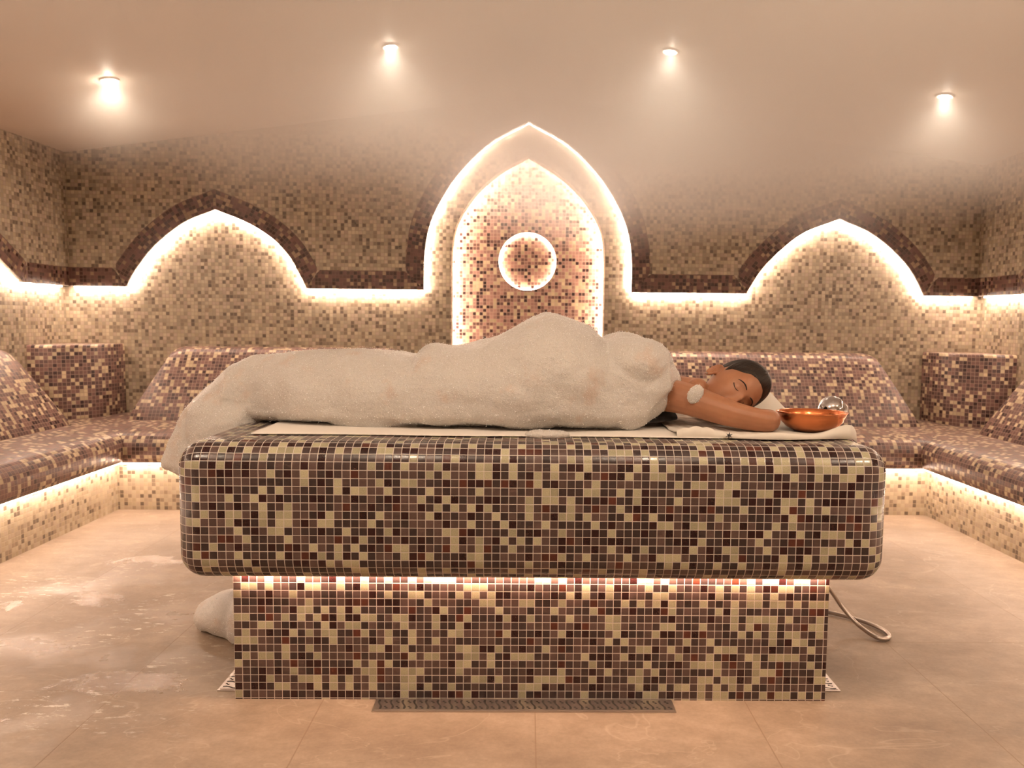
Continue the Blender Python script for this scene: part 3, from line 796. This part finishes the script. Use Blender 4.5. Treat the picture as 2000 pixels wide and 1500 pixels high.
# torso, lying face down: stations along x with half width (y) and half height (z)
tors = [(-.34, .085, .050, .805), (-.30, .150, .080, .822), (-.22, .175, .098, .838), (-.12, .165, .100, .840), (-.02, .138, .086, .826), (.08, .132, .082, .824), (.18, .148, .092, .832),
        (.27, .160, .095, .834), (.34, .168, .088, .832), (.40, .165, .072, .832), (.45, .130, .058, .836), (.49, .075, .048, .842), (.51, .05, .040, .844)]
parts.append(ellip_chain([((x, BY, z), (0, hw, 0), (0, 0, hh)) for x, hw, hh, z in tors]))
# neck
parts.append(skinned([((.49, 2.43, .846), .056), ((.57, 2.405, .858), .050)], [(0, 1)], 0))
parts.append(skinned([((.38, BY-.01, .835), .066), ((.45, BY-.06, .845), .060), ((.51, 2.45, .848), .052), ((.56, 2.43, .848), .048)], [(0, 1), (1, 2), (2, 3)], 0))
# near (right) arm: shoulder, upper arm, elbow, forearm folded back under the cheek
def hand_parts(wr, d, up, side):
    """wr wrist, d pointing direction, up = back of the hand normal, side = towards the thumb"""
    wr, d, up, side = Vector(wr), Vector(d).normalized(), Vector(up).normalized(), Vector(side).normalized()
    pl = ellip_chain([(wr-d*.02, side*.026, up*.019), (wr+d*.01, side*.030, up*.016), (wr+d*.045, side*.039, up*.014), (wr+d*.085, side*.040, up*.011), (wr+d*.095, side*.034, up*.008)], 20)
    out = [pl]
    for k, (off, L) in enumerate(((.029, .070), (.010, .078), (-.010, .073), (-.028, .058))):
        b = wr+d*.088+side*off; p1 = b+d*L*.42+up*.004; p2 = b+d*L*.75-up*.002; p3 = b+d*L-up*.009
        out.append(skinned([(tuple(b), .0090), (tuple(p1), .0085), (tuple(p2), .0078), (tuple(p3), .0062)], [(0, 1), (1, 2), (2, 3)], 0))
    b = wr+d*.025+side*.030; p1 = b+d*.030+side*.022-up*.004; p2 = p1+d*.030+side*.008-up*.003
    out.append(skinned([(tuple(b), .0125), (tuple(p1), .0100), (tuple(p2), .0078)], [(0, 1), (1, 2)], 0))
    return out
sh_r = [((.395, 2.475, .838), .058), ((.455, 2.400, .842), .056), ((.520, 2.345, .826), .050), ((.585, 2.305, .802), .044), ((.650, 2.285, .788), .038), ((.700, 2.272, .780), .036), ((.724, 2.288, .780), .034), ((.724, 2.345, .777), .035), ((.710, 2.42, .772), .032), ((.690, 2.50, .768), .024)]
parts.append(skinned(sh_r, [(i, i+1) for i in range(len(sh_r)-1)], 0))
parts += hand_parts((.685, 2.51, .766), (-.75, .66, 0), (0, 0, 1), (-.66, -.75, 0))
sh_l = [((.395, 2.64, .838), .058), ((.455, 2.72, .835), .054), ((.540, 2.775, .815), .046), ((.630, 2.80, .798), .040), ((.700, 2.80, .786), .035), ((.735, 2.775, .782), .034), ((.725, 2.72, .785), .034), ((.690, 2.66, .785), .030), ((.655, 2.605, .785), .024)]
parts.append(skinned(sh_l, [(i, i+1) for i in range(len(sh_l)-1)], 0))
parts += hand_parts((.650, 2.598, .785), (-.45, -.85, 0), (0, 0, 1), (-.85, .45, 0))
for sg in (-1, 1):      # legs and feet
    y = BY+.07+sg*.062
    leg = [((-.24, y, .822), .088), ((-.36, y, .818), .080), ((-.50, y, .806), .068), ((-.62, y, .795), .053), ((-.68, y, .790), .051), ((-.80, y, .792), .050), ((-.92, y, .782), .036), ((-1.00, y, .776), .030)]
    parts.append(skinned(leg, [(i, i+1) for i in range(len(leg)-1)], 0))
    parts.append(ellip_chain([((-.985, y, .790), (0, .024, 0), (0.012, 0, .030)), ((-1.02, y, .775), (0, .030, 0), (.02, 0, .034)), ((-1.06, y, .745), (0, .034, 0), (.022, 0, .026)), ((-1.10, y, .705), (0, .040, 0), (.018, 0, .016)), ((-1.125, y, .672), (0, .038, 0), (.012, 0, .010)), ((-1.135, y, .660), (0, .028, 0), (.006, 0, .006))], 20))
V = []; F = []
for v_, f_ in parts:
    k = len(V); V += list(v_); F += [tuple(i+k for i in f) for f in f_]
tmp = mobj('tmp', V, F, M_skin)
rm = tmp.modifiers.new('r', 'REMESH'); rm.mode = 'VOXEL'; rm.voxel_size = .0026; rm.use_smooth_shade = True
sm = tmp.modifiers.new('c', 'SMOOTH'); sm.factor = .5; sm.iterations = 4
dg = bpy.context.evaluated_depsgraph_get(); ev = tmp.evaluated_get(dg); bmesh_ = bpy.data.meshes.new_from_object(ev)
bpy.data.objects.remove(tmp)
woman = empty('person', (.1, BY, .75), label='woman lying face down on the slab covered in foam, resting head on arm', cat='person')
body = bpy.data.objects.new('body', bmesh_); C.objects.link(body); bmesh_.name = 'body'
bmesh_.polygons.foreach_set('use_smooth', [True]*len(bmesh_.polygons)); local(woman, body)

# hair cap
def hairline(ph):
    a = abs(math.degrees((ph+PI) % (2*PI)-PI))
    return float(np.interp(a, [0, 20, 38, 52, 62, 74, 82, 92, 104, 125, 180], [.066, .064, .054, .034, .026, .016, -.004, .018, -.008, -.045, -.062]))
V = []; F = []; U = []; nt_, nph = 70, 180
for i in range(nt_+1):
    f = max(i/nt_, .002)
    for j in range(nph):
        ph = 2*PI*j/nph; hz = hairline(ph); thm = math.acos(max(-1, min(1, hz/.113)))*1.0
        th = thm*f; g = .0075*(1-f**7)+.0008*math.sin(ph*70+3*math.sin(th*2))*(1-f**8)-.0012*f**12
        g += .0035*math.exp(-((f-.55)/.2)**2)
        V.append(HM @ head_pt(th, ph, g)); U.append((math.cos(ph)*.5, math.sin(ph)*.5+f*.2))
for i in range(nt_):
    for j in range(nph): F.append((i*nph+j, i*nph+(j+1) % nph, (i+1)*nph+(j+1) % nph, (i+1)*nph+j))
hair = mobj('hair', V, F, M_hair, None, U, smooth=True); local(woman, hair)
V = []; F = []; U = []
bc = Vector((.006, -.050, .100))
for i in range(25):
    th = PI*min(max(i/24, .01), .99)
    for j in range(40):
        ph = 2*PI*j/40; r = 1+.07*math.sin(ph*3+th*7)+.03*math.sin(ph*11+th*14)
        V.append(HM @ (bc+Vector((.026*r*math.sin(th)*math.cos(ph), .026*r*math.sin(th)*math.sin(ph), .020*math.cos(th))))); U.append((ph*.1, th*.1))
for i in range(24):
    for j in range(40): F.append((i*40+j, i*40+(j+1) % 40, (i+1)*40+(j+1) % 40, (i+1)*40+j))
local(woman, mobj('hair_bun', V, F, M_hair, None, U, smooth=True))
# brows and closed lash lines, laid on the face
def face_at(x, z, lift):
    # find surface y for (x,z) by scanning directions
    best = None
    th = math.acos(max(-1, min(1, z/.113))); ph = math.asin(max(-1, min(1, x/(.0735*max(.05, math.sin(th))))))
    for _ in range(12):
        p = head_pt(th, ph); th += (p.z-z)/.113*.9; ph += (x-p.x)/.0735*.9
    p = head_pt(th, ph); return HM @ Vector((p.x, p.y+lift, p.z))
for s in (1, -1):
    pts = [face_at(s*xx, zz, .0001) for xx, zz in spline([(.013, .0165), (.022, .0195), (.033, .0200), (.042, .0165), (.048, .0120)], 4)]
    local(woman, tube('eyebrow', pts, lambda t: .0021*math.sin(PI*min(.95, max(.06, t*.75+.22)))**.7, M_lash, None, 8))
    pts = [face_at(s*xx, zz, .0002) for xx, zz in spline([(.0195, -.0060), (.025, -.0088), (.032, -.0098), (.039, -.0080), (.0450, -.0045)], 4)]
    local(woman, tube('eyelashes', pts, lambda t: .0008+.0006*t, M_lash, None, 8))
V, F = [], []
ec = HM @ Vector((.0845, -.006, -.050))
for i in range(9):
    for j in range(16): th = PI*min(max(i/8, .02), .98); V.append(ec+Vector((.0028*math.sin(th)*math.cos(PI*j/8), .0028*math.sin(th)*math.sin(PI*j/8), .0028*math.cos(th))))
for i in range(8):
    for j in range(16): F.append((i*16+j, i*16+(j+1) % 16, (i+1)*16+(j+1) % 16, (i+1)*16+j))
ob = mobj('earring', V, F, M_chrome, None, None, smooth=True); local(woman, ob)
# black swim top below the chest
V, F = ellip_chain([((x, 2.44+.012*k, .770), (0, .080-.004*k, 0), (0, 0, .026-.0035*k)) for k, x in enumerate((.30, .36, .41, .445, .47))], 24)
ob = mobj('swim_top', V, F, M_black, None, [(v[0], v[1]) for v in V], smooth=True); local(woman, ob); ob['label'] = 'black swim top'

# ------------------------------------------------------------------ foam
def foam_from(V, F, name, nb, label, seed, rb=(.0006, .0018), sub=1, amp=1.0):
    tmp = mobj('tmp', V, F, M_foam)
    rm = tmp.modifiers.new('r', 'REMESH'); rm.mode = 'VOXEL'; rm.voxel_size = .006; rm.use_smooth_shade = True
    tmp.modifiers.new('c', 'SMOOTH').iterations = 3
    tmp.modifiers.new('u', 'SUBSURF').levels = sub
    dg = bpy.context.evaluated_depsgraph_get(); me = bpy.data.meshes.new_from_object(tmp.evaluated_get(dg)); bpy.data.objects.remove(tmp)
    n = len(me.vertices); co = np.empty(n*3); me.vertices.foreach_get('co', co); co = co.reshape(-1, 3)
    no = np.empty(n*3); me.vertices.foreach_get('normal', no); no = no.reshape(-1, 3)
    d = np.empty(n)
    for i in range(n):
        p = Vector(co[i]); d[i] = amp*(.010*mnoise.noise(p*9)+.0035*mnoise.noise(p*25)+.0010*mnoise.noise(p*90))+.0007*mnoise.noise(p*330)
    co2 = co+no*d[:, None]; me.vertices.foreach_set('co', co2.ravel()); me.update()
    me.materials.clear(); me.materials.append(M_foam)
    me.polygons.foreach_set('use_smooth', [True]*len(me.polygons))
    root = bpy.data.objects.new(name, me); C.objects.link(root); me.name = name
    props(root, label, 'foam', None, 'stuff')
    # glossy bubbles, coloured whiter than the foam to paint in its sparkle
    r2 = np.random.default_rng(seed); idx = r2.choice(np.where((no[:, 1] < .35) & (co2[:, 2] > co2[:, 2].min()+.004))[0], nb)
    bm = bmesh.new(); bmesh.ops.create_icosphere(bm, subdivisions=1, radius=1); sv = np.array([v.co[:] for v in bm.verts]); sf = np.array([[v.index for v in f.verts] for f in bm.faces]); bm.free()
    rad = rb[0]+(rb[1]-rb[0])*r2.random(nb)**2.5
    lift = np.where(r2.random(nb) < .45, r2.random(nb)**2*.007*amp, 0); rad = np.where(lift > .001, rad*.7, rad)
    c = co2[idx]+no[idx]*(rad*.3+lift)[:, None]+r2.normal(0, .0012, (nb, 3))*(lift > .001)[:, None]
    AV = (c[:, None, :]+sv[None]*rad[:, None, None]).reshape(-1, 3); AF = (sf[None]+np.arange(nb)[:, None, None]*len(sv)).reshape(-1, 3)
    me2 = bpy.data.meshes.new('bubbles'); me2.vertices.add(len(AV)); me2.vertices.foreach_set('co', AV.ravel())
    me2.loops.add(AF.size); me2.loops.foreach_set('vertex_index', AF.ravel().astype(np.int32)); me2.polygons.add(len(AF)); me2.polygons.foreach_set('loop_start', np.arange(0, AF.size, 3, dtype=np.int32))
    me2.update(calc_edges=True); me2.materials.append(M_bead); me2.polygons.foreach_set('use_smooth', [True]*len(AF))
    bo_ = bpy.data.objects.new('bubbles', me2); C.objects.link(bo_); bo_.parent = root; bo_['kind'] = 'stuff'
    return root
top = [(-1.160, .640), (-1.125, .740), (-1.075, .820), (-1.02, .865), (-.954, .912), (-.900, .935), (-.839, .945), (-.707, .960), (-.543, .967), (-.43, .960), (-.375, .950), (-.345, .952), (-.325, .978), (-.290, .990), (-.250, .980), (-.180, .990), (-.114, 1.008), (-.05, 1.040), (.017, 1.075), (.06, 1.087), (.1, 1.084), (.15, 1.070), (.199, 1.050), (.242, 1.008), (.27, 1.020), (.30, 1.034), (.34, 1.032), (.383, 1.012), (.42, .985), (.451, .950), (.475, .910), (.492, .880)]
tx = [p[0] for p in top]; tz = [p[1] for p in top]
frx = [-1.16, -1.0, -.95, -.90, -.86, -.80, -.72, -.55, -.35, -.15, .0, .12, .25, .38, .43, .49]
fry = [2.50, 2.46, 2.46, 2.48, 2.47, 2.43, 2.38, 2.345, 2.315, 2.285, 2.255, 2.245, 2.28, 2.315, 2.335, 2.44]
bkx = [-1.16, -1.0, .3, .49]; bky = [2.68, 2.80, 2.82, 2.68]
V = []; F = []; seg = 40; xs = np.concatenate([np.linspace(-1.16, .485, 120)])
for x in xs:
    zt = float(np.interp(x, tx, tz)); y0 = float(np.interp(x, frx, fry)); y1 = float(np.interp(x, bkx, bky)); zb = .738
    if x < -.955: zb = float(np.interp(x, [-1.16, -1.05, -.955], [.58, .52, .60]))
    # right end stays above the bare shoulder and chest
    if x > .365: zb = float(np.interp(x, [.365, .385, .41, .485], [.738, .79, .83, .88]))
    yc = (y0+y1)/2+.02; hw = (y1-y0)/2
    for k in range(seg):
        t = 2*PI*k/seg; c, s = math.cos(t), math.sin(t)
        if s >= 0:
            e = .62 if zt < 1.0 else .75
            yy = (y0+y1)/2-hw*math.copysign(abs(c)**e, c); zz = zb+.25*(zt-zb)+.75*(zt-zb)*abs(s)**.82
        else:
            yy = (y0+y1)/2-hw*math.copysign(abs(c)**.7, c)*(1-.0*s); zz = zb+.25*(zt-zb)*(1-abs(s)**.6)
        V.append((x, yy, zz))
n = len(xs)
for i in range(n-1):
    for k in range(seg): F.append((i*seg+k, (i+1)*seg+k, (i+1)*seg+(k+1) % seg, i*seg+(k+1) % seg))
F.append(list(range(seg))); F.append([(n-1)*seg+k for k in range(seg)][::-1])
def blob(c, r, k=16):
    V_ = []; F_ = []
    for i in range(k+1):
        th = PI*min(max(i/k, .01), .99)
        for j in range(2*k): ph = PI*j/k; V_.append((c[0]+r[0]*math.sin(th)*math.cos(ph), c[1]+r[1]*math.sin(th)*math.sin(ph), c[2]+r[2]*math.cos(th)))
    for i in range(k):
        for j in range(2*k): F_.append((i*2*k+j, (i+1)*2*k+j, (i+1)*2*k+(j+1) % (2*k), i*2*k+(j+1) % (2*k)))
    return V_, F_
for c, r in (((.02, 2.36, .835), (.19, .11, .10)), ((.28, 2.40, .84), (.16, .10, .11)), ((-.45, 2.43, .82), (.22, .10, .11)), ((.33, 2.42, .93), (.12, .12, .09)), ((-.05, 2.40, .91), (.14, .09, .10)),
             ((.30, 2.38, .80), (.070, .075, .070)), ((-.97, 2.60, .705), (.145, .17, .165)), ((.06, 2.225, .742), (.065, .030, .013))):
    v_, f_ = blob(c, r); k = len(V); V += v_; F += [tuple(i+k for i in f) for f in f_]
foam_from(V, F, 'soap_foam', 17000, 'huge white heap of soap foam covering the lying woman', 3)
# foam smear on the upper arm
v_, f_ = blob((.500, 2.312, .853), (.023, .012, .032)); V = v_; F = f_
R = Matrix.Rotation(math.radians(32), 3, 'Y')
V = [tuple(Vector((.500, 2.312, .853))+R @ (Vector(v)-Vector((.500, 2.312, .853)))) for v in V]
foam_from(V, F, 'foam_dab', 150, 'small dab of soap foam on the bare upper arm', 5, sub=1, amp=.25)
v_, f_ = blob((-.93, 2.66, .045), (.20, .13, .095)); V = list(v_); F = list(f_)
v2_, f2_ = blob((-.86, 2.60, .05), (.14, .12, .13)); k = len(V); V += v2_; F += [tuple(i+k for i in f) for f in f2_]
V = [(v[0], v[1], max(.002, v[2])) for v in V]
foam_from(V, F, 'foam_pile', 700, 'soap foam pile dropped on the floor left of the plinth', 6)

# ------------------------------------------------------------------ steam under the ceiling
def steam_mat():
    m = bpy.data.materials.new('steam'); m.use_nodes = True; nt = m.node_tree; nt.nodes.clear()
    o = N(nt, 'ShaderNodeOutputMaterial'); v = N(nt, 'ShaderNodeVolumeScatter')
    v.inputs['Color'].default_value = (1, .965, .925, 1); v.inputs['Anisotropy'].default_value = .35
    tc = N(nt, 'ShaderNodeTexCoord'); sp = N(nt, 'ShaderNodeSeparateXYZ'); nt.links.new(tc.outputs['Object'], sp.inputs[0])
    n = noise(nt, tc.outputs['Object'], 1.1, 2, .5)
    zz = math_(nt, 'MULTIPLY_ADD', math_(nt, 'SUBTRACT', n.outputs[0], .5), .7, sp.outputs[2])
    xx = math_(nt, 'MULTIPLY', math_(nt, 'ABSOLUTE', math_(nt, 'SUBTRACT', sp.outputs[0], .8)), -.12)
    g = maprange(nt, math_(nt, 'ADD', zz, xx), 1.36, 2.15)
    back = maprange(nt, sp.outputs[1], .4, 2.6)
    nt.links.new(math_(nt, 'MULTIPLY', math_(nt, 'MULTIPLY', g, back), 1.7), v.inputs['Density'])
    nt.links.new(v.outputs[0], o.inputs['Volume']); return m
stm = prism('steam', [(-2.78, 1.35), (2.78, 1.35)] + [(p[0]*.993, p[1]-.012) for p in ceil_prof[::-1]], 'y', .35, YF-.006, steam_mat())
props(stm, 'pale steam hanging under the ceiling', 'steam', None, 'stuff')
